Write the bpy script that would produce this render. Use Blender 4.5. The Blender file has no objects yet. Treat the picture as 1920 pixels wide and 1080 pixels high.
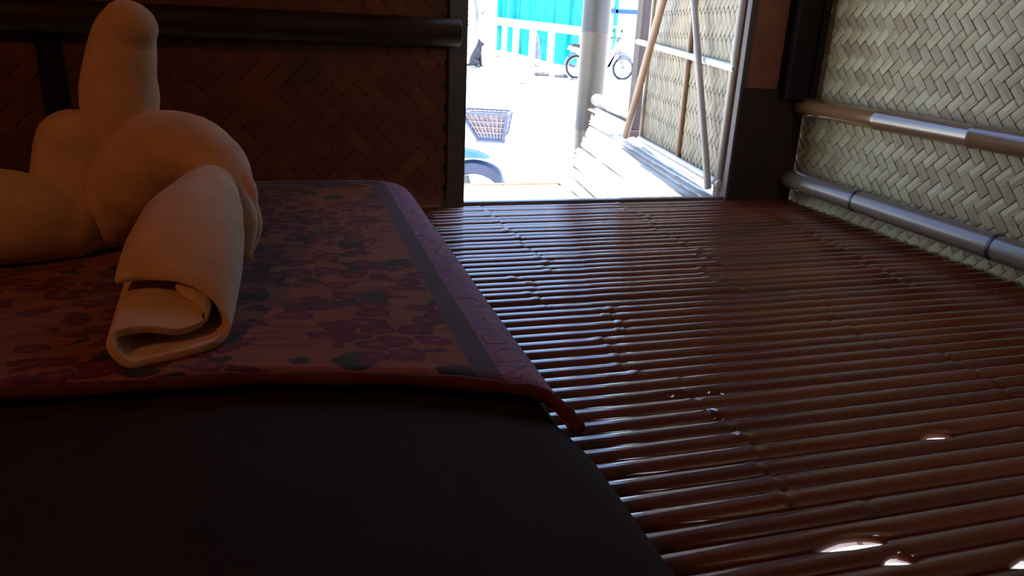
import bpy, bmesh, math, random
from mathutils import Vector, Matrix, noise
random.seed(7)
R = math.radians
sc = bpy.context.scene
COL = sc.collection

# ---------------------------------------------------------------- camera, sky, sun, lights, exposure
cam_d = bpy.data.cameras.new('camera')
cam = bpy.data.objects.new('camera', cam_d); COL.objects.link(cam); sc.camera = cam
EYE = Vector((0, 0, 0.5))
FPX = 1400.0
cam_d.sensor_width = 36.0; cam_d.lens = FPX / 1920 * 36.0
cam_d.clip_start = 0.02; cam_d.clip_end = 400
_X = Vector((4890, -260, 1400)).normalized()              # world X seen from the camera (right, down, forward)
_D = Vector((-188, 4000, 1400)); _D = (_D - _X * _D.dot(_X)).normalized()   # world down
_Y = _D.cross(_X)
if _Y.z < 0: _Y = -_Y
rot = Matrix(((_X.x, -_X.y, -_X.z), (_Y.x, -_Y.y, -_Y.z), (-_D.x, _D.y, _D.z)))
cam.matrix_world = Matrix.Translation(EYE) @ rot.to_4x4()

SUN_DIR = Vector((0.05, 0.004, 0.99)).normalized()         # towards the sun
world = bpy.data.worlds.new('sky'); sc.world = world; world.use_nodes = True
wn = world.node_tree; wn.nodes.clear()
wo = wn.nodes.new('ShaderNodeOutputWorld'); wb = wn.nodes.new('ShaderNodeBackground')
ws = wn.nodes.new('ShaderNodeTexSky'); ws.sky_type = 'NISHITA'; ws.sun_disc = False
ws.sun_elevation = R(72); ws.sun_rotation = R(100); ws.air_density = 1.3; ws.dust_density = 1.0
wb.inputs[1].default_value = 0.80
wt = wn.nodes.new('ShaderNodeMix'); wt.data_type = 'RGBA'; wt.blend_type = 'MULTIPLY'; wt.inputs[0].default_value = 1.0
wt.inputs[7].default_value = (.88, .95, 1.10, 1)
wn.links.new(ws.outputs[0], wt.inputs[6]); wn.links.new(wt.outputs[2], wb.inputs[0]); wn.links.new(wb.outputs[0], wo.inputs[0])

sl = bpy.data.lights.new('sun', 'SUN'); sl.energy = 15.0; sl.angle = R(0.6); sl.color = (1, .96, .9)
so = bpy.data.objects.new('sun', sl); COL.objects.link(so)
so.rotation_euler = SUN_DIR.to_track_quat('Z', 'Y').to_euler()

# area lamp added at an unseen back window to light the right wall
wl = bpy.data.lights.new('window_fill', 'AREA'); wl.shape = 'RECTANGLE'; wl.size = 0.44; wl.size_y = 0.8
wl.energy = 6.6; wl.color = (1.0, .97, .82)
wlo = bpy.data.objects.new('window_fill', wl); COL.objects.link(wlo)
wlo.location = (1.25, -1.26, 1.1); wlo.rotation_euler = (R(90), 0, 0)

vs = sc.view_settings
vs.view_transform = 'Standard'; vs.look = 'None'; vs.gamma = 1.0; vs.exposure = 0.0
vs.use_curve_mapping = False

# ---------------------------------------------------------------- materials
def new_mat(name):
    m = bpy.data.materials.new(name); m.use_nodes = True
    nt = m.node_tree; nt.nodes.clear()
    out = nt.nodes.new('ShaderNodeOutputMaterial'); b = nt.nodes.new('ShaderNodeBsdfPrincipled')
    nt.links.new(b.outputs[0], out.inputs[0])
    return m, nt, b
def N(nt, t, **kw):
    n = nt.nodes.new(t)
    for k, v in kw.items(): setattr(n, k, v)
    return n
def ramp(nt, fac, stops):
    r = N(nt, 'ShaderNodeValToRGB'); e = r.color_ramp.elements
    while len(e) < len(stops): e.new(.5)
    for i, (p, c) in enumerate(stops): e[i].position = p; e[i].color = (*c, 1)
    nt.links.new(fac, r.inputs[0]); return r.outputs[0]
def mix(nt, a, b, fac, mode='MIX'):
    m = N(nt, 'ShaderNodeMix', data_type='RGBA', blend_type=mode)
    for sock, v in ((m.inputs[6], a), (m.inputs[7], b), (m.inputs[0], fac)):
        if isinstance(v, (tuple, list)): sock.default_value = (*v, 1)
        elif isinstance(v, (int, float)): sock.default_value = v
        else: nt.links.new(v, sock)
    return m.outputs[2]
def math_(nt, op, a, b=0.0):
    m = N(nt, 'ShaderNodeMath', operation=op)
    for i, v in enumerate((a, b)):
        if isinstance(v, (int, float)): m.inputs[i].default_value = v
        else: nt.links.new(v, m.inputs[i])
    return m.outputs[0]
def tex(nt, scale, detail=3.0, coord='Object', stretch=None, rough=.55, offset=None):
    tc = N(nt, 'ShaderNodeTexCoord'); mp = N(nt, 'ShaderNodeMapping')
    nt.links.new(tc.outputs[coord], mp.inputs[0])
    if stretch: mp.inputs['Scale'].default_value = stretch
    if offset is not None: nt.links.new(offset, mp.inputs['Location'])
    n = N(nt, 'ShaderNodeTexNoise'); n.inputs['Scale'].default_value = scale
    n.inputs['Detail'].default_value = detail; n.inputs['Roughness'].default_value = rough
    nt.links.new(mp.outputs[0], n.inputs[0]); return n.outputs[0]
def bump(nt, b, h, strength=.3, dist=.002):
    bp = N(nt, 'ShaderNodeBump'); bp.inputs['Strength'].default_value = strength; bp.inputs['Distance'].default_value = dist
    nt.links.new(h, bp.inputs['Height']); nt.links.new(bp.outputs[0], b.inputs['Normal'])
def rnd(nt):
    return N(nt, 'ShaderNodeObjectInfo').outputs['Random']

def flat(name, col, rough=.6, metal=0.0, coat=0.0, var=.25, scale=9.0, spec=None):
    m, nt, b = new_mat(name)
    n = tex(nt, scale)
    d = tuple(c * (1 - var) for c in col); l = tuple(min(1, c * (1 + var)) for c in col)
    nt.links.new(ramp(nt, n, [(.3, d), (.7, l)]), b.inputs['Base Color'])
    b.inputs['Roughness'].default_value = rough; b.inputs['Metallic'].default_value = metal
    b.inputs['Coat Weight'].default_value = coat
    if spec is not None: b.inputs['Specular IOR Level'].default_value = spec
    return m

def weave_mat(name, cols, stain=None, rough=.5, dark=.75):
    """split bamboo strips: colour differs strip by strip and along each strip, fine fibres run with the UV length"""
    m, nt, b = new_mat(name)
    r = rnd(nt)
    patch = tex(nt, 21, 2.0)
    fac = math_(nt, 'ADD', math_(nt, 'MULTIPLY', r, .55), math_(nt, 'MULTIPLY', patch, .45))
    base = ramp(nt, fac, [(i / (len(cols) - 1) * .6 + .2, c) for i, c in enumerate(cols)])
    fib = tex(nt, 1.0, 3.0, 'UV', (9, 420, 1))
    base = mix(nt, base, ramp(nt, fib, [(.3, (dark,) * 3), (.62, (1, 1, 1))]), 1.0, 'MULTIPLY')
    if stain:
        s = tex(nt, 3.2, 3.0)
        base = mix(nt, base, stain, ramp(nt, s, [(.52, (0, 0, 0)), (.70, (.75,) * 3)]))
    nt.links.new(base, b.inputs['Base Color'])
    b.inputs['Roughness'].default_value = rough
    bump(nt, b, fib, .35, .001)
    return m

def bamboo_mat(name, cols, rough=.25, coat=.6, along=(3, 60, 60), coat_rough=.12):
    m, nt, b = new_mat(name)
    r = rnd(nt)
    n = tex(nt, 1.0, 4.0, 'Object', along)
    n2 = tex(nt, 5.0, 2.0)
    fac = math_(nt, 'ADD', math_(nt, 'MULTIPLY', r, .35), math_(nt, 'ADD', math_(nt, 'MULTIPLY', n, .35), math_(nt, 'MULTIPLY', n2, .3)))
    nt.links.new(ramp(nt, fac, [(i / (len(cols) - 1) * .6 + .2, c) for i, c in enumerate(cols)]), b.inputs['Base Color'])
    b.inputs['Roughness'].default_value = rough; b.inputs['Coat Weight'].default_value = coat
    b.inputs['Coat Roughness'].default_value = coat_rough
    bump(nt, b, n, .15, .0008)
    return m

M = {}
M['floor'] = bamboo_mat('varnished_brown_bamboo', [(.066, .0095, .0025), (.110, .020, .005), (.155, .036, .009)], .5, 1.0, coat_rough=.055)
M['floor'].node_tree.nodes['Principled BSDF'].inputs['Coat IOR'].default_value = 1.65
M['floor'].node_tree.nodes['Principled BSDF'].inputs['Specular IOR Level'].default_value = .2
M['floor_node'] = flat('dark_bamboo_node', (.03, .011, .007), .35, coat=.6)
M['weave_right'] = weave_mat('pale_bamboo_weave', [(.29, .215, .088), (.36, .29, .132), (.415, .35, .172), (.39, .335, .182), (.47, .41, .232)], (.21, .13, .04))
M['weave_right_dim'] = weave_mat('dimmed_bamboo_weave', [(.22, .145, .058), (.285, .21, .088), (.33, .26, .115), (.295, .24, .115), (.355, .295, .145)], (.16, .09, .028))  # darker copy for one strip direction, its dimmer lighting put into the colour
M['weave_leaf'] = weave_mat('weathered_bamboo_weave', [(.195, .15, .092), (.28, .225, .138), (.33, .27, .165), (.28, .235, .165)], (.40, .30, .17), .6)
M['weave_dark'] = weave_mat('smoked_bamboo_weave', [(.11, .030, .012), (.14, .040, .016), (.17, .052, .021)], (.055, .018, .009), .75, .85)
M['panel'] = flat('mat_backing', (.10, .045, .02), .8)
M['panel_light'] = flat('pale_mat_backing', (.20, .13, .06), .8)
M['red_board'] = flat('reddish_board', (.20, .055, .022), .55, scale=14)
M['dark_board'] = flat('dark_brown_board', (.032, .014, .009), .6, spec=.25)
M['black_post'] = flat('near_black_post', (.012, .007, .0055), .7, spec=.15)
M['jamb'] = flat('grey_brown_jamb', (.065, .042, .038), .5)
M['sill'] = flat('grey_sill', (.085, .06, .065), .35, coat=.2)
M['rail_up'] = bamboo_mat('brown_varnished_rail', [(.075, .030, .011), (.14, .065, .022), (.20, .105, .04)], .22, .8, (60, 3, 60))
M['rail_low'] = bamboo_mat('tan_varnished_rail', [(.12, .080, .052), (.18, .125, .085), (.23, .165, .115)], .36, .4, (60, 3, 60))
M['tape'] = flat('black_tie', (.012, .012, .016), .4)
M['towel'] = None
M['thatch'] = flat('thatch', (.16, .11, .06), .9)
M['pole_out'] = bamboo_mat('weathered_pole', [(.22, .17, .13), (.31, .25, .19), (.38, .31, .245)], .35, .3, (20, 20, 4))
M['pole_brown'] = bamboo_mat('brown_pole', [(.22, .13, .08), (.32, .20, .12), (.40, .27, .17)], .4, .2, (20, 20, 4))
M['pole_white'] = bamboo_mat('pale_shiny_pole', [(.55, .50, .46), (.66, .61, .56), (.74, .70, .66)], .25, .6, (4, 20, 20))
M['deck'] = bamboo_mat('sun_bleached_slat', [(.18, .155, .13), (.28, .25, .215), (.36, .33, .29)], .45, .2, (40, 3, 40))
M['step'] = flat('bleached_plank', (.72, .66, .56), .6, var=.08)
M['post_big'] = bamboo_mat('grey_tan_post', [(.060, .047, .033), (.080, .062, .044), (.095, .074, .054)], .4, .25, (16, 16, 2))
M['post_dark'] = flat('dark_wood_post', (.085, .058, .052), .6)
M['ground'] = flat('white_sand', (.80, .76, .69), .9, var=.05, scale=3)
M['fence'] = flat('white_paint', (.82, .82, .80), .5, var=.03)
M['tarp'] = flat('turquoise_tarp', (.001, .40, .37), .4, var=.35, scale=1.2)
M['blue'] = flat('blue_paint', (.02, .07, .22), .5)
M['palewall'] = flat('pale_green_wall', (.55, .72, .66), .7, var=.04)
M['grey_cloth'] = flat('grey_cloth', (.16, .18, .22), .8)
M['tyre'] = flat('rubber', (.02, .02, .022), .7)
M['navy'] = flat('navy_plastic', (.045, .065, .13), .5, coat=.1)
M['skyblue'] = flat('light_blue_plastic', (.055, .20, .29), .4, coat=.2)
M['steel'] = flat('steel', (.45, .46, .5), .35, metal=.9)
M['basket'] = flat('pinkish_basket_wire', (.34, .29, .31), .45)
M['liner'] = flat('pink_grey_liner', (.26, .22, .245), .6, var=.35, scale=30)
M['bluegrey'] = flat('blue_grey_plastic', (.10, .135, .22), .4)
M['seat'] = flat('black_vinyl', (.02, .02, .022), .5)
M['white_plastic'] = flat('white_plastic', (.6, .62, .62), .3, coat=.4)
M['grey_plastic'] = flat('grey_plastic', (.11, .13, .15), .4)
M['dog'] = flat('dark_fur', (.02, .022, .03), .8)
M['bark'] = flat('grey_bark', (.20, .20, .19), .9)
M['leafg'] = flat('pale_green_leaf', (.22, .34, .12), .5)
M['stone'] = flat('dark_stone', (.10, .09, .09), .9)

def towel_mat():
    m, nt, b = new_mat('terry_cloth')
    n = tex(nt, 520, 2.0); n2 = tex(nt, 26, 3.0)
    nt.links.new(ramp(nt, n2, [(.3, (.56, .36, .23)), (.7, (.68, .46, .31))]), b.inputs['Base Color'])
    b.inputs['Roughness'].default_value = .95; b.inputs['Specular IOR Level'].default_value = .1
    b.inputs['Sheen Weight'].default_value = .25
    bump(nt, b, math_(nt, 'ADD', math_(nt, 'MULTIPLY', n, .6), math_(nt, 'MULTIPLY', n2, .8)), .7, .003)
    return m
M['towel'] = towel_mat()

def sheet_mat():
    m, nt, b = new_mat('dark_sheet')
    n = tex(nt, 700, 2.0); n2 = tex(nt, 6, 3.0)
    nt.links.new(ramp(nt, n2, [(.3, (.019, .0088, .0058)), (.7, (.028, .0145, .0095))]), b.inputs['Base Color'])
    b.inputs['Roughness'].default_value = .9; b.inputs['Specular IOR Level'].default_value = .15
    bump(nt, b, n, .3, .001)
    return m
M['sheet'] = sheet_mat()

def blanket_mat():
    """flat print of the blanket: beige ground, bunches of crimson flowers with dark leaves,
    a mauve stripe inside the edge and a lilac flowered border outside it (UV in metres, u = in from the right edge)"""
    m, nt, b = new_mat('floral_print')
    tc = N(nt, 'ShaderNodeTexCoord'); sep = N(nt, 'ShaderNodeSeparateXYZ')
    nt.links.new(tc.outputs['UV'], sep.inputs[0])
    u, v = sep.outputs[0], sep.outputs[1]
    def vor(scale, stretch=(1, 1, 1), feature='F1', coord='UV'):
        mp = N(nt, 'ShaderNodeMapping'); mp.inputs['Scale'].default_value = stretch
        wob = N(nt, 'ShaderNodeTexNoise'); wob.inputs['Scale'].default_value = 30; nt.links.new(tc.outputs[coord], wob.inputs[0])
        add = N(nt, 'ShaderNodeVectorMath', operation='ADD'); sca = N(nt, 'ShaderNodeVectorMath', operation='SCALE')
        sca.inputs['Scale'].default_value = .035; nt.links.new(wob.outputs[1], sca.inputs[0])
        nt.links.new(tc.outputs[coord], add.inputs[0]); nt.links.new(sca.outputs[0], add.inputs[1])
        nt.links.new(add.outputs[0], mp.inputs[0])
        vo = N(nt, 'ShaderNodeTexVoronoi', feature=feature); vo.inputs['Scale'].default_value = scale
        nt.links.new(mp.outputs[0], vo.inputs[0]); return vo
    ground = ramp(nt, tex(nt, 1.0, 4, 'UV', (7, 90, 1)), [(.3, (.16, .038, .016)), (.7, (.27, .085, .038))])
    # leaves
    vl = vor(15)
    leaf_mask = math_(nt, 'LESS_THAN', vl.outputs[0], .36)
    bunch = math_(nt, 'GREATER_THAN', tex(nt, 3.6, 2.5, 'UV'), .43)
    leaf_mask = math_(nt, 'MULTIPLY', leaf_mask, bunch)
    leafcol = ramp(nt, tex(nt, 40, 2, 'UV'), [(.35, (.012, .010, .008)), (.7, (.036, .026, .014))])
    c = mix(nt, ground, leafcol, leaf_mask)
    # petals
    vp = vor(23, (1.0, 1.5, 1))
    pet = math_(nt, 'LESS_THAN', vp.outputs[0], .50)
    bun2 = math_(nt, 'GREATER_THAN', tex(nt, 4.6, 2.5, 'UV', (1, 1.2, 1)), .43)
    pet = math_(nt, 'MULTIPLY', pet, bun2)
    petcol = ramp(nt, vp.outputs[0], [(.05, (.24, .06, .06)), (.2, (.15, .009, .026)), (.5, (.050, .003, .016))])
    c = mix(nt, c, petcol, pet)
    # stripe and border along the edges (u from the right edge, v from the far edge)
    edge = math_(nt, 'MINIMUM', u, v)
    vb = vor(26)
    border = ramp(nt, vb.outputs[0], [(.08, (.20, .045, .11)), (.30, (.30, .15, .20)), (.40, (.09, .028, .075)), (.46, (.25, .12, .20)), (.7, (.18, .075, .19))])
    stripe = (.075, .042, .058)
    in_b = math_(nt, 'LESS_THAN', edge, .122)
    in_s = math_(nt, 'MULTIPLY', math_(nt, 'GREATER_THAN', edge, .122), math_(nt, 'LESS_THAN', edge, .150))
    c = mix(nt, c, stripe, in_s); c = mix(nt, c, border, in_b)
    nt.links.new(c, b.inputs['Base Color'])
    b.inputs['Roughness'].default_value = .95; b.inputs['Sheen Weight'].default_value = .14; b.inputs['Specular IOR Level'].default_value = .2
    bump(nt, b, tex(nt, 420, 2.0), .5, .002)
    return m
M['blanket'] = blanket_mat()
M['blanket_hem'] = flat('reddish_hem', (.085, .022, .013), .95, spec=.1)
# ---------------------------------------------------------------- helpers
def obj(name, verts, faces, mats, parent=None, smooth=False, loc=None, uvs=None, fmat=None):
    me = bpy.data.meshes.new(name); me.from_pydata([tuple(v) for v in verts], [], faces)
    if not isinstance(mats, (list, tuple)): mats = [mats]
    for m in mats: me.materials.append(m)
    if fmat: me.polygons.foreach_set('material_index', fmat)
    if smooth: me.polygons.foreach_set('use_smooth', [True] * len(me.polygons))
    if uvs:
        l = me.uv_layers.new(name='UVMap')
        for lp in me.loops: l.data[lp.index].uv = uvs[lp.vertex_index]
    me.update()
    o = bpy.data.objects.new(name, me); COL.objects.link(o)
    if parent: o.parent = parent
    if loc: o.location = loc
    return o
class MB:
    def __init__(s): s.v = []; s.f = []; s.m = []
    def add(s, v, f, m=0):
        k = len(s.v); s.v += [tuple(p) for p in v]; s.f += [tuple(i + k for i in q) for q in f]; s.m += [m] * len(f)
    def box(s, x0, x1, y0, y1, z0, z1, m=0, bev=0.0):
        if bev <= 0:
            s.add([(x0,y0,z0),(x1,y0,z0),(x1,y1,z0),(x0,y1,z0),(x0,y0,z1),(x1,y0,z1),(x1,y1,z1),(x0,y1,z1)],
                  [(0,3,2,1),(4,5,6,7),(0,1,5,4),(1,2,6,5),(2,3,7,6),(3,0,4,7)], m); return
        bm = bmesh.new(); bmesh.ops.create_cube(bm, size=1)
        for v in bm.verts: v.co = Vector(((x0+x1)/2 + v.co.x*(x1-x0), (y0+y1)/2 + v.co.y*(y1-y0), (z0+z1)/2 + v.co.z*(z1-z0)))
        bmesh.ops.bevel(bm, geom=bm.edges[:], offset=bev, segments=2, affect='EDGES', profile=.5)
        bm.verts.index_update()
        s.add([v.co[:] for v in bm.verts], [[v.index for v in f.verts] for f in bm.faces], m); bm.free()
    def tube(s, pts, rad, seg=12, m=0, caps=True, mring=None, squash=None):
        """tube through pts; rad = number or list; mring = set of ring-span indices that take material 1"""
        pts = [Vector(p) for p in pts]; n = len(pts)
        rad = [rad] * n if isinstance(rad, (int, float)) else rad
        k0 = len(s.v); t0 = None; u = None
        for i in range(n):
            t = (pts[min(i+1, n-1)] - pts[max(i-1, 0)]).normalized()
            if u is None:
                u = t.orthogonal().normalized()
            else:
                u = (t0.rotation_difference(t) @ u); u = (u - t * u.dot(t)).normalized()
            t0 = t; w = t.cross(u)
            for a in range(seg):
                th = 2 * math.pi * a / seg
                s.v.append(tuple(pts[i] + (u * math.cos(th) + w * math.sin(th)) * rad[i]))
        for i in range(n - 1):
            for a in range(seg):
                b = (a + 1) % seg
                s.f.append((k0 + i*seg + a, k0 + i*seg + b, k0 + (i+1)*seg + b, k0 + (i+1)*seg + a))
                s.m.append(1 if mring and i in mring else m)
        if caps:
            s.f.append(tuple(k0 + a for a in reversed(range(seg)))); s.m.append(m)
            s.f.append(tuple(k0 + (n-1)*seg + a for a in range(seg))); s.m.append(m)
    def build(s, name, mats, parent=None, smooth=False):
        return obj(name, s.v, s.f, mats, parent, smooth, fmat=s.m)
def autosmooth(o, ang=40):
    me = o.data; me.polygons.foreach_set('use_smooth', [True] * len(me.polygons))
    bm = bmesh.new(); bm.from_mesh(me)
    for e in bm.edges:
        if len(e.link_faces) == 2 and e.calc_face_angle(0) > R(ang): e.smooth = False
    bm.to_mesh(me); bm.free(); return o
def empty(name, loc=(0, 0, 0)):
    o = bpy.data.objects.new(name, None); COL.objects.link(o); o.location = loc; o.empty_display_size = .05; return o
def tag(o, label, cat, group=None):
    o['label'] = label; o['category'] = cat
    if group: o['group'] = group
    return o
def struct(o): o['kind'] = 'structure'; return o
def box(name, dims, mat, parent=None, bev=0.0):
    b = MB(); b.box(*dims, bev=bev); return b.build(name, mat, parent)
def pole(name, pts, r, mat, parent, seg=12, nodes=(), noder=1.12, nodemat=None, taper=1.0, nodew=.006):
    """round bamboo pole between two points with raised node rings at fractions 'nodes'"""
    a, b = Vector(pts[0]), Vector(pts[1]); L = (b - a).length
    st = [(0, 1, 0), (.003 / L, 1, 0)]
    st = [(0, .9, 0), (.004 / L, 1, 0)]
    for q in sorted(nodes):
        d = nodew / L
        st += [(q - 2.2*d, 1, 0), (q - .7*d, noder, 0), (q + .7*d, noder, 1), (q + 2.2*d, 1, 0)]
    st += [(1 - .004 / L, 1, 0), (1, .9, 0)]
    mb = MB(); ps = []; rs = []; mr = set()
    for i, (q, k, flag) in enumerate(st):
        ps.append(a.lerp(b, q)); rs.append(r * k * (1 + (taper - 1) * q))
        if flag: mr.add(i - 1)
    mb.tube(ps, rs, seg, mring=mr)
    return autosmooth(mb.build(name, [mat, nodemat or mat], parent), 50)

def weave(parent, O, eU, eV, nrm, W, H, w, amp, mat, skip=None):
    """twill weave of two diagonal families of split bamboo strips; each strip is an object of its own"""
    O, eU, eV, nrm = map(Vector, (O, eU, eV, nrm))
    r2 = math.sqrt(.5); cnt = 0
    hw = w * .47
    for fam in (0, 1):
        # along direction a, across direction c in (U,V)
        a = (r2, r2) if fam == 0 else (r2, -r2)
        c = (r2, -r2) if fam == 0 else (r2, r2)
        # range of the across coordinate over the rectangle
        cr = [p[0]*c[0] + p[1]*c[1] for p in ((0,0),(W,0),(0,H),(W,H))]
        for i in range(math.floor(min(cr)/w), math.ceil(max(cr)/w)):
            cc = (i + .5) * w
            # clip the centre line to the rectangle
            p0 = (c[0]*cc, c[1]*cc); lo, hi = -1e9, 1e9
            for q, d, m in ((p0[0], a[0], W), (p0[1], a[1], H)):
                t1, t2 = (0 - q) / d, (m - q) / d
                lo = max(lo, min(t1, t2)); hi = min(hi, max(t1, t2))
            if hi - lo < w * .8: continue
            lo -= w * .4; hi += w * .4
            v = []; f = []; uv = []
            j0, j1 = math.floor(lo / w), math.ceil(hi / w)
            jit = random.uniform(-.0006, .0006); wj = hw * random.uniform(.93, 1.03)
            for j in range(j0, j1):
                ii, jj = (i, j)
                if fam == 0: top = ((jj - ii) % 4) < 2        # A strip i, crossing B strip j
                else: top = not (((ii - jj) % 4) < 2)          # B strip i, crossing A strip j
                h = amp if top else -amp
                for fr in (.14, .86):
                    s = (j + fr) * w
                    if s < lo or s > hi: continue
                    for sg, lift in ((-1, -.0004), (0, .0006), (1, -.0004)):
                        cu = cc + sg * wj + jit
                        U = a[0]*s + c[0]*cu; V = a[1]*s + c[1]*cu
                        U = min(max(U, 0), W); V = min(max(V, 0), H)
                        v.append(O + eU*U + eV*V + nrm*(h + lift)); uv.append((s + i*1.37, sg*wj + i*.71))
            n = len(v) // 3
            if n < 2: continue
            for k in range(n - 1):
                for q in (0, 1):
                    f.append((3*k + q, 3*k + q + 1, 3*k + q + 4, 3*k + q + 3))
            obj('woven_strip', v, f, mat[fam] if isinstance(mat, tuple) else mat, parent, smooth=False, uvs=uv); cnt += 1
    return cnt
# ---------------------------------------------------------------- ground outside, raised hut
def gz(y):
    pts = [(-10, -1.0), (8, -1.0), (14, -.80), (19, -.62), (22, -.40), (30, -.22), (120, .2)]
    for (a, za), (b, zb) in zip(pts, pts[1:]):
        if y <= b:
            t = (y - a) / (b - a); return za + (zb - za) * t
    return .2
ys = [-12, -6, -2, 0, 2, 4, 6, 8, 10, 12, 14, 16, 18, 19, 20, 21, 22, 24, 27, 30, 40, 60, 90, 120]
xs = [-60, -30, -15, -8, -4, -1, 2, 5, 8, 12, 18, 30, 60]
gv = [(x, y, gz(y) + .02 * math.sin(x * 1.7 + y * 1.1) * (1 if y > 4 else .3)) for y in ys for x in xs]
nx = len(xs)
gf = [(j*nx+i, j*nx+i+1, (j+1)*nx+i+1, (j+1)*nx+i) for j in range(len(ys)-1) for i in range(nx-1)]
struct(obj('ground', gv, gf, M['ground'], smooth=True))

# ---------------------------------------------------------------- floor of split bamboo slats
XW = 1.556          # inner face of the right wall
YW = 2.06           # inner face of the door wall
PITCH = .0333
floor = struct(empty('floor', (0, 0, 0)))
def node_x(y):
    """node positions shared by the neighbouring slats split from one culm"""
    for lo, x0, sp in ((1.80, .52, .43), (1.42, .52, .40), (1.235, .44, .42), (1.09, .55, .44), (.93, .48, .47),
                       (.70, .54, .49), (.60, .518, .42), (.45, .59, .45), (.25, .46, .44), (0, .60, .41), (-.4, .5, .45), (-9, .44, .42)):
        if y >= lo: return x0, sp
LEAK = [(.862, .49, .528), (.862, .555, .583), (.686, .80, .84), (.522, .51, .58), (.489, .561, .588), (.452, .69, .73)]   # (crease y, x from, x to)
k = -54
while True:
    yc = .5693 + PITCH * k
    if yc > 2.05: break
    k += 1
    x0n, sp = node_x(yc); rr = random.Random(k)
    hN = .0158 + rr.uniform(-.0014, .0014)
    node = [x0n + sp * q + rr.uniform(-.014, .014) for q in range(-6, 4)]
    stn = []                         # (x, scale, nodeflag)
    for xn in node:
        if -1.6 < xn < XW - .03 and not any(abs(yl - yc) < PITCH * .75 and xa - .035 < xn < xb + .035 for yl, xa, xb in LEAK):
            big = 1.0 + rr.uniform(.02, .11)
            stn += [(xn - .016, 1.0, 0), (xn - .004, big, 0), (xn + .004, big * .99, 1), (xn + .008, .92, 1), (xn + .022, 1.0, 0)]
    x = -1.62
    while x < XW: stn.append((x, 1.0, 0)); x += .09
    stn.append((XW - .004 - rr.random() * .004, 1.0, 0))
    for (yl, xa, xb) in LEAK:
        if abs(yl - yc) < PITCH * .75:
            stn += [(xa - .012, 1, 0), (xa, 1, 0), (xa*.65 + xb*.35, 1, 0), (xa*.35 + xb*.65, 1, 0), (xb, 1, 0), (xb + .012, 1, 0)]
    stn.sort()
    v = []; f = []; fm = []; ph = rr.uniform(0, 6)
    for (x, s, fl) in stn:
        wob = .0007 * math.sin(x * 3.1 + ph) + .0004 * math.sin(x * 9 + 2 * ph)
        zl = .0009 * math.sin(x * 2.3 + ph * 2)
        hp = hm = PITCH * .5 * 1.02
        for (yl, xa, xb) in LEAK:
            if abs(yl - yc) < PITCH * .75 and xa - .001 <= x <= xb + .001:
                cut = .0072 if xa + .001 < x < xb - .001 else .003
                if yl > yc: hp = hp - cut
                else: hm = hm - cut
        for q in range(9):
            th = math.pi * q / 8
            cy = math.cos(th)
            v.append((x, yc + wob + cy * (hp if cy > 0 else hm), math.sin(th) * hN * s + zl - .004))
    n = len(stn)
    for i in range(n - 1):
        for q in range(8):
            f.append((i*9+q, i*9+q+1, (i+1)*9+q+1, (i+1)*9+q)); fm.append(1 if stn[i][2] and stn[i+1][2] else 0)
    f.append(tuple(range(8, -1, -1))); f.append(tuple((n-1)*9 + q for q in range(9))); fm += [0, 0]
    obj('floor_slat', v, f, [M['floor'], M['floor_node']], floor, smooth=True, fmat=fm)
for xj in (-1.4, -.6, .2, 1.02, 1.48):
    box('floor_joist', (xj - .03, xj + .03, -1.2, 2.1, -.09, -.004), M['dark_board'], floor)

# ---------------------------------------------------------------- wall with the doorway
wf = struct(empty('wall_front', (0, YW, 0)))
wf.location = (0, 0, 0)
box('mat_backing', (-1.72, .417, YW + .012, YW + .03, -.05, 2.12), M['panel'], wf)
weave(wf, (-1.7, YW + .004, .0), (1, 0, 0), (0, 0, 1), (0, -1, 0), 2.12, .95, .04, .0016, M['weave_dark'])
pole('bamboo_rail', ((-1.7, 2.02, .478), (.44, 2.02, .478)), .036, M['dark_board'], wf, nodes=(.2, .45, .72, .92), seg=14, noder=1.03)
box('batten', (-.556, -.506, YW - .018, YW, 0, .47), M['black_post'], wf, .003)
box('batten', (-1.45, -1.40, YW - .018, YW, 0, .47), M['black_post'], wf, .003)
box('door_jamb', (.417, .468, YW - .012, YW + .06, -.02, 1.80), M['jamb'], wf, .003)
box('door_jamb', (1.314, 1.336, YW - .014, YW + .012, .0, 1.80), M['jamb'], wf, .003)
box('door_head', (.40, 1.40, YW - .012, YW + .07, 1.74, 1.82), M['dark_board'], wf, .003)
box('upper_panel', (-1.72, 1.58, YW + .01, YW + .03, 1.80, 2.12), M['panel'], wf)
box('side_board', (1.336, 1.50, YW, YW + .02, .353, 1.80), M['red_board'], wf, .002)
box('side_board', (1.322, 1.5505, YW - .016, YW + .012, .003, .355), M['dark_board'], wf, .003)
box('sill', (.445, 1.322, YW - .004, YW + .022, -.02, .018), M['sill'], wf, .004)
box('corner_post', (1.452, 1.545, 2.005, YW + .01, .325, 2.1), M['black_post'], wf, .006)
pole('bamboo_pole', ((1.537, 2.00, .33), (1.537, 2.00, 2.1)), .012, M['black_post'], wf)

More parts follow.
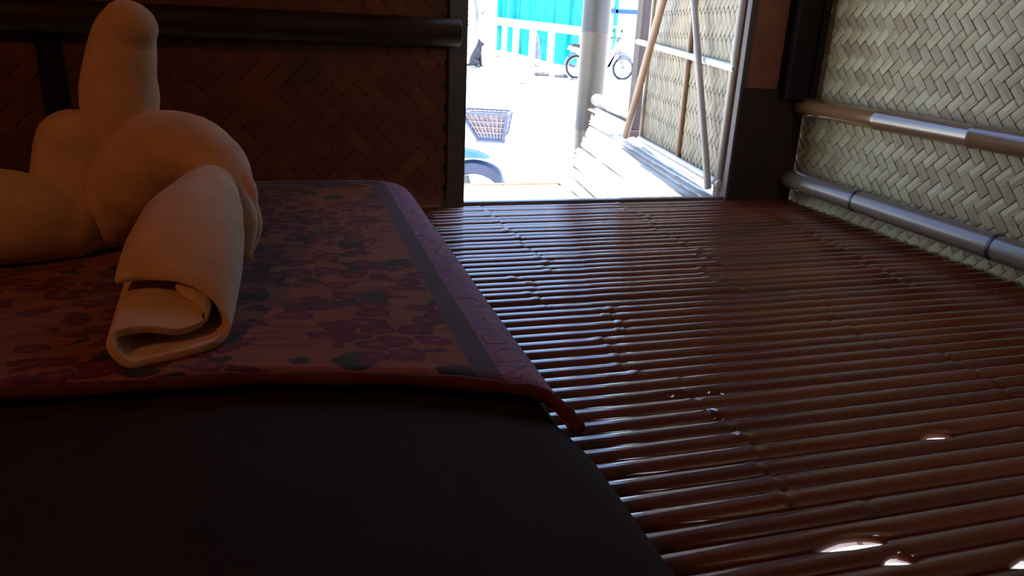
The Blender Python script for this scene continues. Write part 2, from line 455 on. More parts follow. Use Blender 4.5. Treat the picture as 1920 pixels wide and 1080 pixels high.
# ---------------------------------------------------------------- right wall: woven bamboo strips, two rails
wr = struct(empty('wall_right'))
box('mat_backing', (XW + .009, XW + .022, -1.25, 2.07, -.06, 2.12), M['panel_light'], wr)
weave(wr, (XW + .004, 2.058, .002), (0, -1, 0), (0, 0, 1), (-1, 0, 0), 1.75, 1.15, .0255, .0014, (M['weave_right'], M['weave_right_dim']))
r1 = pole('bamboo_rail', ((1.530, 2.035, .308), (1.530, -1.2, .300)), .0275, M['rail_up'], wr, seg=24, nodes=(.105, .20, .335, .48, .62, .77, .9), noder=1.05, nodew=.0035)
r2 = pole('bamboo_rail', ((1.528, 2.045, .081), (1.524, -1.2, .058)), .030, M['rail_low'], wr, seg=24, nodes=(.035, .47, .60, .74, .88), noder=1.04, nodew=.0035)
def tie(y, z, x, r):
    mb = MB(); mb.tube([(x, y - .004, z), (x, y + .004, z)], r, 24, caps=False)
    return autosmooth(mb.build('tie_band', M['tape'], r2))
for yy in (1.712, 1.257, .80):
    t = (2.045 - yy) / 3.245
    tie(yy, .081 - .023 * t, 1.528 - .004 * t, .0318)

# ---------------------------------------------------------------- other walls, ceiling, roof (out of the frame)
wlft = struct(empty('wall_left'))
box('mat_backing', (-1.76, -1.72, -1.25, 2.12, -.05, 2.12), M['panel'], wlft)
wbk = struct(empty('wall_back'))
for d in ((-1.76, 1.02, -1.25, -1.22, -.05, 2.12), (1.48, 1.6, -1.25, -1.22, -.05, 2.12), (1.02, 1.48, -1.25, -1.22, -.05, .7), (1.02, 1.48, -1.25, -1.22, 1.5, 2.12)):
    box('mat_panel', d, M['panel'], wbk)
win = struct(empty('added_window'))  # window added out of view as the opening for the area lamp
for d in ((.98, 1.02, -1.27, -1.2, .66, 1.54), (1.48, 1.52, -1.27, -1.2, .66, 1.54), (1.02, 1.48, -1.27, -1.2, .66, .7), (1.02, 1.48, -1.27, -1.2, 1.5, 1.54)):
    box('window_frame', d, M['dark_board'], win)
wpt = struct(empty('added_light_screen'))  # unseen panel added to keep the window lamp off the bed
box('mat_panel', (.95, .975, -1.22, -.42, .013, 2.12), M['panel'], wpt)
struct(box('ceiling', (-1.76, 1.60, -1.27, 2.12, 2.12, 2.15), M['panel']))
roof = MB()
roof.add([(-1.9, -1.4, 2.2), (1.66, -1.4, 2.2), (1.66, 2.14, 2.2), (-1.9, 2.14, 2.2), (-.1, -1.4, 3.1), (-.1, 2.14, 3.1)],
         [(0, 3, 2, 1), (0, 1, 4), (3, 5, 2), (0, 4, 5, 3), (1, 2, 5, 4)])
struct(roof.build('roof', M['thatch']))
stl = struct(empty('trim_1'))
for (x, y) in ((-1.68, -1.18), (-1.68, 2.0), (1.5, -1.18), (.1, 2.0), (-1.0, .5)):
    mb = MB(); mb.tube([(x, y, -1.05), (x, y, -.06)], .05, 12); mb.build('stilt', M['post_dark'], stl, True)

# ---------------------------------------------------------------- mattress, sheet, blanket
def rounded_slab(x0, x1, y0, y1, z0, z1, rc, re, nx=40, ny=60, fn=None):
    """pillow-edged slab: outline with corner radius rc, edge roll radius re; returns top grid + sides"""
    # outline rings from the bottom edge up and over to the middle
    out = []
    def outline(inset, z):
        r = max(rc - inset, .004); ring = []
        for (cx, cy, a0) in ((x1 - rc, y1 - rc, 0), (x0 + rc, y1 - rc, 90), (x0 + rc, y0 + rc, 180), (x1 - rc, y0 + rc, 270)):
            for q in range(9):
                a = R(a0 + 90 * q / 8); ring.append((cx + r * math.cos(a), cy + r * math.sin(a), z))
        # densify the straight runs
        dense = []
        n = len(ring)
        for i in range(n):
            p, q = Vector(ring[i]), Vector(ring[(i+1) % n]); dense.append(p)
            if (i + 1) % 9 == 0:
                steps = 60
                for s in range(1, steps): dense.append(p.lerp(q, s / steps))
        return dense
    rings = [outline(re * .3, z0), outline(0, z0 + re * .6)]
    rings.append(outline(0, z1 - re))
    for q in range(1, 7):
        a = R(90 * q / 6); rings.append(outline(re * (1 - math.cos(a)), z1 - re + re * math.sin(a)))
    return rings
def slab_obj(name, rings, mat, parent=None, bulge=.0, fn=None):
    v = []; f = []; n = len(rings[0])
    for r in rings: v += r
    c0 = rings[-1]; cx = sum(p.x for p in c0) / n; cy = sum(p.y for p in c0) / n
    for sfac in (.985, .96, .93, .87, .8, .7, .6, .48, .35, .22, .1):                     # inner rings of the top
        v += [Vector((cx + (p.x - cx) * sfac, cy + (p.y - cy) * sfac, p.z + bulge * (1 - sfac ** 2))) for p in c0]
    tot = len(rings) + 11
    for i in range(tot - 1):
        for a in range(n):
            b = (a + 1) % n; f.append((i*n+a, i*n+b, (i+1)*n+b, (i+1)*n+a))
    f.append(tuple((tot-1)*n + a for a in range(n))); f.append(tuple(reversed(range(n))))
    if fn: v = [fn(p) for p in v]
    return obj(name, v, f, mat, parent, True)
HEM = ((-1.3, .778), (-.379, .776), (-.289, .772), (-.193, .770), (-.037, .760), (.073, .738), (.156, .713), (.209, .686), (.241, .673), (.259, .656), (.269, .635), (.60, .55))
def hem_y(x):
    for (xa, ya), (xb, yb) in zip(HEM, HEM[1:]):
        if xa <= x <= xb: return ya + (yb - ya) * (x - xa) / (xb - xa)
    return .778
def crumple(p):
    """the bare part of the sheet puffs up in front of the blanket's hem, the covered part is pressed flat"""
    q = Vector(p)
    k = min(1, max(0, (hem_y(min(q.x, .262)) - .010 - q.y) / .06)); k = k * k * (3 - 2 * k)
    top = 1 if q.z > .05 else 0
    q.z += top * ((.0015 + .0025 * k) * noise.noise(Vector(p) * 3.0) + .0012 * k * noise.noise(Vector(p) * 9.0) + .012 * k)
    if q.x > .1: q.x += .005 * k
    return q
mat_ = slab_obj('mattress', rounded_slab(-1.02, .270, -.95, 1.842, .013, .114, .10, .045), M['sheet'], bulge=.002, fn=crumple)
tag(mat_, 'dark grey-brown sheeted mattress lying on the slatted floor', 'mattress')

# blanket: cloth laid over the far part of the mattress, hanging over its right and far edges
def blanket():
    T = .011; v = []; f = []; uv = []
    XR, YF = .266, 1.845            # mattress edges
    zt = .1240
    us = [-.012, -.008, -.004, 0, .004, .008, .012, .025, .04, .06, .08] + [.11 + .04 * q for q in range(29)]
    vsn = [-.075, -.06, -.045, -.03, -.015, 0, .012, .025, .04, .06, .08] + [.11 + .03 * q for q in range(33)]
    rc = .10; re = .05
    def surf(u, v_):
        # u: metres in from the right rim (negative = hanging down), v_: metres in from the far rim
        def roll(d):
            # distance along the cloth from the crest: returns (inward offset, drop)
            s = re * math.pi / 2
            t = d + .035           # crest begins .035 outside of the rim on top
            if t >= s: return (t - s + re, 0)
            if t >= 0: a = t / re; return (re - re * math.cos(a), re - re * math.sin(a)) if False else (re * (1 - math.cos(a)), re * (1 - math.sin(a)))
            return (0, re - t)
        iu, du = roll(u); iv, dv = roll(v_)
        x = XR + .012 - iu; y = YF + .012 - iv
        # round the far right corner in plan
        dx = rc - (XR + .012 - x); dy = rc - (YF + .012 - y)
        if dx > 0 and dy > 0:
            d = math.hypot(dx, dy); mx = max(dx, dy)
            k = mx / d if d > 0 else 1
            x = XR + .012 - rc + dx * k; y = YF + .012 - rc + dy * k
        z = zt + T - max(du, dv)
        near = .035 * math.sin((u + .1) * 3.0) - .020
        return Vector((x, y, z))
    nu, nv = len(us), len(vsn)
    L = vsn[-1]
    for v_ in vsn:
        for u in us:
            # the near hem runs a little skewed: towards the viewer at the right end
            tt = max(0, (v_ - .4) / (L - .4))
            p = surf(u, v_)
            yh = hem_y(p.x)
            p.y += tt * (yh - (YF + .0055 - L))
            w = noise.noise(p * 7) * .0022 + noise.noise(p * 19) * .0008
            p.z += w + (.004 * tt ** 8)
            v.append(p); uv.append((u + .06, v_ + .075))
    ntop = len(v)
    for p in v[:ntop]:
        pass
    for j in range(nv - 1):
        for i in range(nu - 1):
            f.append((j*nu+i, j*nu+i+1, (j+1)*nu+i+1, (j+1)*nu+i))
    o = obj('blanket', v, f, [M['blanket'], M['blanket_hem']], None, True, uvs=uv)
    me = o.data
    sol = o.modifiers.new('thickness', 'SOLIDIFY'); sol.thickness = T; sol.offset = -1
    tag(o, 'floral blanket with lilac border spread over the far part of the mattress', 'blanket')
    # rolled hem along the near edge
    hem = MB(); pts = [Vector(v[(nv-1)*nu + i]) + Vector((0, -.001, -.004)) for i in range(nu)]
    hem.tube(pts, [.0075 + .0012 * math.sin(i * 1.9) for i in range(nu)], 8)
    hem.build('hem', M['blanket_hem'], o, True)
    return o
blanket()
# ---------------------------------------------------------------- towel folded into an animal
tw = empty('folded_towel', (-.25, 1.3, .125))
def towel_part(name, data, seg=28, res=7, fold=.004, sub=5):
    """fat towel roll: smooth path with varying radius, rounded ends, soft creases"""
    P = [Vector(d[:3]) - tw.location for d in data]; rad = [d[3] for d in data]
    pts = []; rs = []
    n = len(P)
    def cr(a, b, c, d, t):
        return .5 * ((2*b) + (c - a) * t + (2*a - 5*b + 4*c - d) * t*t + (-a + 3*b - 3*c + d) * t**3)
    for i in range(n - 1):
        a, b, c, d = P[max(i-1, 0)], P[i], P[i+1], P[min(i+2, n-1)]
        ra, rb, rc_, rd = rad[max(i-1, 0)], rad[i], rad[i+1], rad[min(i+2, n-1)]
        for s in range(sub):
            t = s / sub; pts.append(cr(a, b, c, d, t)); rs.append(cr(ra, rb, rc_, rd, t))
    pts.append(P[-1]); rs.append(rad[-1])
    # hemispherical ends
    d0 = (pts[0] - pts[1]).normalized(); d1 = (pts[-1] - pts[-2]).normalized()
    h = [math.sin(R(a)) for a in (75, 60, 45, 30, 15)]; c_ = [math.cos(R(a)) for a in (75, 60, 45, 30, 15)]
    pre = [pts[0] + d0 * rs[0] * .8 * s for s in h]; prr = [rs[0] * c for c in c_]
    post = [pts[-1] + d1 * rs[-1] * .8 * s for s in reversed(h)]; por = [rs[-1] * c for c in reversed(c_)]
    pts = pre + pts + post; rs = prr + rs + por
    mb = MB(); mb.tube(pts, rs, seg)
    vv = []
    for i, p in enumerate(mb.v):
        q = Vector(p); ring = i // seg; ce = pts[ring]; dr = (q - ce)
        w = q + tw.location
        k = 1 + fold / .06 * noise.noise(w * 11) + .35 * fold / .06 * noise.noise(w * 31)
        vv.append(ce + dr * k)
    for i, p in enumerate(vv):                      # settle on the blanket
        if p.z + tw.location.z < .1385: p.z = .1385 - tw.location.z + (p.z + tw.location.z - .1385) * .02
    return obj(name, vv, mb.f, M['towel'], tw, True)
towel_part('neck', [(-.27,1.3,.249,.026),(-.26,1.3,.287,.036),(-.256,1.31,.327,.051),(-.252,1.32,.371,.056),(-.246,1.32,.411,.051),(-.235,1.32,.455,.0455),(-.222,1.31,.478,.039)], fold=.003)
towel_part('left_bend', [(-.305,1.3,.172,.060),(-.318,1.3,.205,.070),(-.320,1.31,.250,.0715),(-.316,1.315,.300,.063)], fold=.004)
towel_part('left_roll', [(-.33,1.26,.180,.055),(-.375,1.25,.190,.070),(-.42,1.245,.196,.078),(-.48,1.245,.197,.080),(-.54,1.24,.197,.080)], fold=.004)
towel_part('body_roll', [(-.38,1.33,.175,.045),(-.32,1.33,.178,.052),(-.265,1.33,.178,.052),(-.21,1.31,.182,.055),(-.165,1.30,.185,.048)], fold=.004)
towel_part('right_bend', [(-.285,1.28,.178,.045),(-.25,1.28,.227,.068),(-.205,1.27,.268,.078),(-.158,1.25,.284,.074),(-.118,1.22,.270,.060),(-.096,1.18,.244,.042),(-.088,1.15,.218,.032),(-.094,1.12,.196,.024)], fold=.006)

# front roll: a sheet rolled up in a spiral, its open end towards the viewer, the under side sticking out further
def front_roll():
    # path points: x, y, z, half width, half height
    path = [(-.112,1.175,.262,.026,.026),(-.120,1.115,.246,.042,.040),(-.132,1.04,.222,.061,.055),(-.137,.98,.202,.067,.056),(-.139,.93,.186,.066,.051),(-.139,.885,.174,.063,.044)]
    path = [(Vector(p[:3]) - tw.location, p[3], p[4]) for p in path]
    S = [(-.90,.50),(-.72,.75),(-.45,.92),(-.1,.99),(.3,.95),(.65,.76),(.90,.42),(1.0,.0),(.93,-.38),(.72,-.70),(.35,-.92),(-.05,-1.0),(-.45,-.98),(-.68,-.90),
         (-.9,-.62),(-.97,-.35),(-.88,-.12),(-.6,-.02),(-.25,0),(.2,-.02),(.52,.06),(.62,.2),(.55,.38),(.4,.52),(.25,.62),(.18,.74),(.28,.82)]
    # the free edge of the rolled sheet: lip on top set back, under side and inner tongue reaching forward
    E_ = [(-.202,.905,.2029),(-.1882,.905,.2068),(-.1724,.905,.2073),(-.1535,.9,.2074),(-.1331,.895,.2048),(-.1122,.89,.1948),(-.0941,.88,.1781),(-.0838,.87,.1585),
          (-.0855,.855,.147),(-.0977,.84,.141),(-.1178,.825,.139),(-.1397,.815,.1375),(-.1612,.805,.1375),(-.1728,.8,.1405),(-.1856,.8,.1523),(-.1924,.805,.1629),(-.1913,.815,.1707),
          (-.1795,.825,.1719),(-.1587,.832,.17),(-.1333,.838,.1619),(-.1126,.852,.1618),(-.1052,.862,.1658),(-.1088,.872,.1741),(-.1189,.882,.1815),(-.1297,.892,.1885),(-.1342,.897,.1956),(-.1284,.9,.2002)]
    def dens(K, sub=3):
        K = [Vector(k) for k in K]; D = []
        for i in range(len(K) - 1):
            a, b, c, d = [K[min(max(i+q, 0), len(K)-1)] for q in (-1, 0, 1, 2)]
            for q in range(sub):
                t = q / sub; D.append(.5 * ((2*b) + (c - a)*t + (2*a - 5*b + 4*c - d)*t*t + (-a + 3*b - 3*c + d)*t**3))
        return D + [K[-1]]
    D = dens(S); EE = [p - tw.location for p in dens(E_)]; m = len(D)
    PP = []
    for i in range(len(path) - 1):
        for q in range(5):
            t = q / 5; PP.append((path[i][0].lerp(path[i+1][0], t), path[i][1] + (path[i+1][1] - path[i][1]) * t, path[i][2] + (path[i+1][2] - path[i][2]) * t))
    PP.append(path[-1]); n = len(PP); v = []
    for i, (c, rh, rv) in enumerate(PP):
        t = (PP[min(i+1, n-1)][0] - PP[max(i-1, 0)][0]).normalized()
        rt = (Vector((1, 0, 0)) - t * t.x).normalized(); up = rt.cross(t)
        if up.z < 0: up = -up
        g = i / (n - 1); bl = max(0, (g - .55) / .45); bl = bl * bl * (3 - 2 * bl)
        for d, e in zip(D, EE):
            w = c + tw.location
            k = 1 + .07 * noise.noise(Vector((d.x * 1.6, d.y * 1.6, w.y * 8)))
            q = c + rt * d.x * rh * k + up * d.y * rv * k
            v.append(q.lerp(e, bl))
    for p in v:
        if p.z + tw.location.z < .1425: p.z = .1425 - tw.location.z
    f = [(i*m+a, i*m+a+1, (i+1)*m+a+1, (i+1)*m+a) for i in range(n-1) for a in range(m-1)]
    o = obj('front_roll', v, f, M['towel'], tw, True)
    s_ = o.modifiers.new('thickness', 'SOLIDIFY'); s_.thickness = .0095; s_.offset = 0
    b = o.modifiers.new('soft', 'SUBSURF'); b.levels = 1; b.render_levels = 1
    return o
front_roll()
# gathered folds where the roll turns at the right
for a, b, c, ra in (((-.090,1.170,.268), (-.072,1.135,.222), (-.078,1.105,.172), .017), ((-.100,1.152,.272), (-.088,1.112,.238), (-.090,1.085,.190), .015),
                    ((-.128,1.150,.284), (-.108,1.122,.268), (-.098,1.092,.236), .013), ((-.068,1.175,.250), (-.062,1.150,.205), (-.074,1.125,.165), .014), ((-.080,1.19,.285), (-.066,1.165,.250), (-.066,1.14,.21), .013)):
    towel_part('fold', [(*a, ra * .75), (*b, ra * 1.15), (*c, ra * .85)], seg=14, fold=.012)
tag(tw, 'cream terry towel rolled and folded into an animal figure on the floral blanket', 'towel')

# ---------------------------------------------------------------- door step, bamboo deck, open door leaf
ds = struct(empty('door_step'))
box('plank', (.46, .675, 2.09, 2.385, -.035, -.002), M['step'], ds, .003)
box('plank', (.678, .872, 2.09, 2.385, -.035, -.002), M['step'], ds, .003)
pole('edge_strip', ((.46, 2.392, -.004), (.885, 2.394, -.004)), .007, M['pole_brown'], ds)
box('cleat', (.50, .54, 2.15, 2.37, -1.02, -.036), M['pole_brown'], ds)
box('cleat', (.80, .84, 2.15, 2.37, -1.02, -.036), M['pole_brown'], ds)
dk = struct(empty('porch_deck'))
SL = .155                                   # slats run slightly outwards
x = .905; rr = random.Random(3); i = 0
while x < 2.30:
    w = .046
    y_end = 2.385 + (x - .884) * 2.08 if x < 1.86 else 5.2     # ragged cut edge
    x_n = x; ye = y_end + rr.uniform(-.015, .015)
    for _ in range(2): ye = 2.385 + (x + SL * (ye - 2.15) - .884) * 2.245 if x < 1.55 else 4.9
    ye = min(ye, 5.0) + rr.uniform(-.008, .008)
    y = 2.10; v = []; f = []; st = []
    while y < ye: st.append((y, 1)); y += .18
    st.append((ye, 1))
    for q in range(8):
        yn = 2.2 + rr.uniform(0, .3) + q * .38
        if yn < ye - .05: st += [(yn - .012, 1.0), (yn, 1.22), (yn + .012, 1.0)]
    st.sort(); ph = rr.uniform(0, 6); hz = rr.uniform(.008, .011)
    for (yy, s) in st:
        for q in range(7):
            th = math.pi * q / 6
            v.append((x + SL * (yy - 2.15) + math.cos(th) * w * .50 + .002 * math.sin(yy * 2 + ph), yy + (2.1 * math.cos(th) * w * .5 if yy == st[-1][0] and x < 1.55 else 0), math.sin(th) * hz * s - .013 + .003 * math.sin(yy * 1.7 + ph)))
    n = len(st)
    for a in range(n - 1):
        for q in range(6): f.append((a*7+q, (a+1)*7+q, (a+1)*7+q+1, a*7+q+1))
    f.append(tuple(range(7))); f.append(tuple((n-1)*7 + q for q in range(6, -1, -1)))
    obj('deck_slat', v, f, M['deck'], dk, True)
    x += .0475
pole('edge_pole', ((1.90, 3.75, .035), (2.135, 5.22, .035)), .042, M['pole_white'], dk, nodes=(.25, .6), seg=14)
pole('edge_pole', ((.885, 2.15, -.03), (.893, 2.38, -.03)), .014, M['pole_brown'], dk)
for (a, b) in (((.88, 2.25, -.055), (2.3, 2.25, -.055)), ((1.1, 2.85, -.055), (2.5, 2.85, -.055)), ((1.6, 3.9, -.055), (2.6, 3.9, -.055)), ((1.95, 4.75, -.055), (2.7, 4.75, -.055))):
    pole('joist', (a, b), .03, M['pole_brown'], dk)
for (x, y) in ((.92, 2.3), (2.25, 2.3), (1.2, 2.88), (2.4, 3.0), (2.05, 4.7), (2.6, 4.8)):
    mb = MB(); mb.tube([(x, y, -1.05), (x, y, -.08)], .035, 10); mb.build('stilt', M['pole_brown'], dk, True)

dr = struct(empty('door_1'))
A = Vector((1.330, 2.092, 0)); Bp = Vector((1.570, 3.20, 0))
eU = (Bp - A).normalized(); LW = (Bp - A).length
nl = Vector((-eU.y, eU.x, 0))                 # towards the doorway
if nl.x > 0: nl = -nl
LH = 1.72
def lp(u, z, d=0.0): return A + eU * u + Vector((0, 0, z)) + nl * d
weave(dr, lp(0, .040), eU, (0, 0, 1), nl, LW, LH, .030, .0016, M['weave_leaf'])
bk = [lp(0, .035, -.006), lp(LW, .035, -.006), lp(LW, .035 + LH, -.006), lp(0, .035 + LH, -.006), lp(0, .035, -.014), lp(LW, .035, -.014), lp(LW, .035 + LH, -.014), lp(0, .035 + LH, -.014)]
obj('mat_backing', bk, [(0, 3, 2, 1), (4, 5, 6, 7), (0, 1, 5, 4), (1, 2, 6, 5), (2, 3, 7, 6), (3, 0, 4, 7)], M['panel_light'], dr)
pole('bottom_rail', (lp(-.01, .054, .016), lp(LW - .02, .040, .016)), .0125, M['pole_white'], dr, nodes=(.2, .62), noder=1.1)
pole('middle_rail', (lp(-.01, .409, .016), lp(LW + .20, .460, .016)), .0125, M['pole_white'], dr, nodes=(.33, .8), noder=1.1)
pole('top_rail', (lp(-.01, 1.72, .016), lp(LW, 1.72, .016)), .0125, M['pole_white'], dr, nodes=(.4,))
pole('hinge_stile', (lp(.008, .012, .012), lp(-.004, 1.76, .012)), .016, M['pole_out'], dr, nodes=(.25, .55))
pole('outer_stile', (lp(LW - .005, .03, .006), lp(LW - .005, 1.76, .006)), .011, M['pole_out'], dr, nodes=(.4,))
pole('middle_stile', (lp(.50, .04, .010), lp(.53, 1.74, .010)), .010, M['pole_brown'], dr, nodes=(.2, .5))
pole('brace', (lp(LW + .085, .030, .058), lp(.539, .95, .058)), .0165, M['pole_brown'], dr, nodes=(.3, .66), noder=1.06)
pole('brace', (lp(.012, .035, .044), lp(.643, .95, .044)), .0115, M['pole_out'], dr, nodes=(.45, .8), noder=1.08)

# ---------------------------------------------------------------- porch posts
mb = MB(); zs = [-1.0, -.2, -.19, -.18, .15, .48, .49, .50, 1.0, 1.6, 2.6]
mb.tube([(2.107 + .002 * z, 5.2, z) for z in zs], [.098, .098, .102, .098, .099, .1, .104, .1, .1, .099, .098], 24)
p1 = mb.build('porch_post', M['post_big'], None, True)
tag(p1, 'thick round grey-tan bamboo post at the end of the porch deck', 'post')
pp = empty('porch_post', (1.728, 3.60, -.005)); tag(pp, 'narrow dark square post behind the open door leaf', 'post')
box('shaft', (-.040, .040, -.035, .035, .03, 2.5), M['post_dark'], pp, .006)
box('foot', (-.05, .05, -.045, .045, -.006, .03), M['post_dark'], pp, .004)
# ---------------------------------------------------------------- yard: motorbikes, fence, tarp, dog, trees
def arc_shell(r0, r1, a0, a1, w, seg=18, c=(0, 0, 0), taper=True):
    """curved mudguard: radial thickness r0..r1 between the angles, width w (along y)"""
    v = []; f = []
    for i in range(seg + 1):
        t = i / seg; a = R(a0 + (a1 - a0) * t)
        k = 1.0 if not taper else min(1, .25 + 3.0 * min(t, 1 - t))
        for (r, y) in ((r0, -w), (r0 + (r1 - r0) * k * .8, -w), (r0 + (r1 - r0) * k, -w * .5), (r0 + (r1 - r0) * k, w * .5), (r0 + (r1 - r0) * k * .8, w), (r0, w)):
            v.append((c[0] + r * math.cos(a), c[1] + y, c[2] + r * math.sin(a)))
    for i in range(seg):
        for q in range(6): f.append((i*6+q, i*6+(q+1) % 6, (i+1)*6+(q+1) % 6, (i+1)*6+q))
    f.append(tuple(range(5, -1, -1))); f.append(tuple(seg*6 + q for q in range(6)))
    return v, f
def prism(mb, prof, w0, w1=None, m=0):
    """extrude an x-z outline across y from -w0 to w0"""
    n = len(prof); v = [(x, -w0, z) for x, z in prof] + [(x, w0, z) for x, z in prof]
    f = [tuple(range(n)), tuple(reversed(range(n, 2*n)))] + [(i, i + n, (i+1) % n + n, (i+1) % n) for i in range(n)]
    mb.add(v, f, m)
def wheel(root, x, R_):
    mb = MB(); pts = []
    maj = 30
    v = []; f = []
    for i in range(maj):
        a = 2 * math.pi * i / maj
        for q in range(8):
            b = 2 * math.pi * q / 8; rr_ = R_ - .03 + .03 * math.cos(b)
            v.append((x + rr_ * math.cos(a), .033 * math.sin(b), R_ + rr_ * math.sin(a)))
    for i in range(maj):
        for q in range(8): f.append((i*8+q, ((i+1) % maj)*8+q, ((i+1) % maj)*8+(q+1) % 8, i*8+(q+1) % 8))
    o = obj('wheel', v, f, M['tyre'], root, True)
    rim = MB(); n = 24
    ring = [(x + (R_ - .058) * math.cos(2*math.pi*i/n), 0, R_ + (R_ - .058) * math.sin(2*math.pi*i/n)) for i in range(n + 1)]
    rim.tube(ring, .012, 6, caps=False)
    for i in range(12):
        a = 2 * math.pi * i / 12; rim.tube([(x, .012 * (-1) ** i, R_), (x + (R_ - .06) * math.cos(a), 0, R_ + (R_ - .06) * math.sin(a))], .003, 4)
    rim.tube([(x, -.05, R_), (x, .05, R_)], .035, 12)
    rim.build('rim', M['steel'], o, True)
    return o
def motorbike(loc, rz, body, guard, nose, label, basket=True):
    r = empty('motorbike', loc); r.rotation_euler = (0, 0, rz)
    tag(r, label, 'motorbike')
    Rw = .285
    wheel(r, 0, Rw); wheel(r, -1.22, Rw)
    v, f = arc_shell(.24, .325, 33, 130, .055, c=(0, 0, Rw)); autosmooth(obj('front_mudguard', v, f, guard, r), 45)
    v, f = arc_shell(.30, .35, 30, 170, .06, c=(-1.22, 0, Rw)); autosmooth(obj('rear_mudguard', v, f, guard, r), 45)
    mb = MB()
    for s in (-.06, .06): mb.tube([(0, s, Rw), (-.17, s, .80)], .017, 8)
    mb.tube([(-.17, 0, .78), (-.24, 0, 1.0)], .022, 8)
    mb.build('fork', M['grey_plastic'], r, True)
    mb = MB(); prism(mb, [(.105, .632), (.03, .665), (-.08, .685), (-.22, .70), (-.22, .61), (-.06, .628)], .06); autosmooth(mb.build('cowl_nose', nose, r))
    mb = MB(); prism(mb, [(-.20, .70), (-.16, .90), (-.22, .92), (-.30, .55), (-.40, .32), (-.48, .30), (-.34, .55)], .13); autosmooth(mb.build('leg_shield', body, r))
    mb = MB(); mb.tube([(-.24, -.33, 1.0), (-.22, -.16, 1.02), (-.20, 0, 1.0), (-.22, .16, 1.02), (-.24, .33, 1.0)], .013, 8); hb = mb.build('handlebar', M['seat'], r, True)
    for s in (-1, 1):
        g = MB(); g.tube([(-.24, s * .30, 1.0), (-.26, s * .38, 1.0)], .019, 8); g.build('grip', M['seat'], hb, True)
        mi = MB(); mi.tube([(-.20, s * .22, 1.02), (-.22, s * .30, 1.16)], .006, 6); mi.box(-.235, -.215, s * .30 - .05, s * .30 + .05, 1.14, 1.21, bev=.008); mi.build('mirror', M['seat'], hb)
    mb = MB(); mb.tube([(-.19, 0, .94), (-.13, 0, .94), (-.11, 0, .94)], [.07, .075, .05], 14); mb.build('headlight', M['steel'], r, True)
    mb = MB(); prism(mb, [(-.46, .34), (-.46, .42), (-.62, .50), (-.66, .66), (-1.10, .72), (-1.42, .78), (-1.46, .70), (-1.2, .58), (-.95, .48), (-.8, .34)], .11); autosmooth(mb.build('body', body, r))
    mb = MB(); prism(mb, [(-.62, .69), (-.60, .75), (-.72, .78), (-.98, .78), (-1.08, .82), (-1.38, .83), (-1.40, .77), (-1.05, .71)], .12); autosmooth(mb.build('seat', M['seat'], r))
    mb = MB(); mb.box(-.86, -.52, -.12, .12, .22, .40, bev=.03); mb.tube([(-.6, .12, .24), (-1.2, .14, .28), (-1.5, .14, .36)], [.02, .035, .04], 10); autosmooth(mb.build('engine', M['grey_plastic'], r))
    if basket:
        b = MB(); z0, z1 = .765, .945
        # corners: bottom narrower and set forward, top wide
        bot = [(.035, -.11), (.205, -.11), (.205, .11), (.035, .11)]; top = [(-.085, -.14), (.232, -.14), (.232, .14), (-.085, .14)]
        def sidept(i, t, s): # corner lerp along edge i
            p0, p1 = bot[i], bot[(i+1) % 4]; q0, q1 = top[i], top[(i+1) % 4]
            a = Vector((p0[0] + (p1[0]-p0[0])*t, p0[1] + (p1[1]-p0[1])*t, z0)); c = Vector((q0[0] + (q1[0]-q0[0])*t, q0[1] + (q1[1]-q0[1])*t, z1))
            return a.lerp(c, s)
        wi = MB()
        for i in range(4):
            nn = 9 if i % 2 == 0 else 7
            for k in range(1, nn): wi.tube([sidept(i, k/nn, 0), sidept(i, k/nn, 1)], .004, 5)
            for s in (.3, .5, .7): wi.tube([sidept(i, 0, s), sidept(i, 1, s)], .004, 5)
        bs = empty('basket'); bs.parent = r
        wi.build('wire_mesh', M['basket'], bs)
        for i in (0, 2, 3):
            q4 = [sidept(i, a_, s_) for a_, s_ in ((.02, .05), (.98, .05), (.98, .95), (.02, .95))]; cen = sum(q4, Vector()) / 4; inn = Vector((.09 - cen.x, -cen.y, 0)).normalized() * .006
            ln = MB(); ln.add([p + inn for p in q4] + [p + inn * 1.6 for p in q4], [(0, 1, 2, 3), (7, 6, 5, 4), (0, 4, 5, 1), (1, 5, 6, 2), (2, 6, 7, 3), (3, 7, 4, 0)]); ln.build('liner', M['liner'], bs)
        fr = MB()
        for s, rad in ((0, .016), (1, .007)):
            for i in range(4): fr.tube([sidept(i, 0, s), sidept(i, 1, s)], rad, 8)
        for i in range(4): fr.tube([sidept(i, 0, 0), sidept(i, 0, 1)], .012, 8)
        fr.build('frame', M['bluegrey'], bs)
        pl = MB(); pl.add([sidept(1, 0, 0), sidept(1, 1, 0), sidept(1, 1, 1), sidept(1, 0, 1)] + [p - Vector((.012, 0, 0)) for p in (sidept(1, 0, 0), sidept(1, 1, 0), sidept(1, 1, 1), sidept(1, 0, 1))],
                          [(0, 1, 2, 3), (7, 6, 5, 4), (0, 4, 5, 1), (1, 5, 6, 2), (2, 6, 7, 3), (3, 7, 4, 0)])
        pl.box(.02, .22, -.115, .115, z0 - .006, z0 + .035); pl.build('front_plate', M['bluegrey'], bs)
    st = MB(); st.tube([(-.62, .1, .26), (-.66, .24, .02)], .012, 8); st.build('kickstand', M['steel'], r, True)
    return r
motorbike((1.235, 5.1, gz(5.1) - .002), R(-22), M['navy'], M['navy'], M['skyblue'], 'blue motorbike with a front basket beside the porch step')
motorbike((8.12, 18.0, gz(18)), R(-4), M['white_plastic'], M['grey_plastic'], M['grey_plastic'], 'white motorbike parked far off behind the round porch post', basket=False)

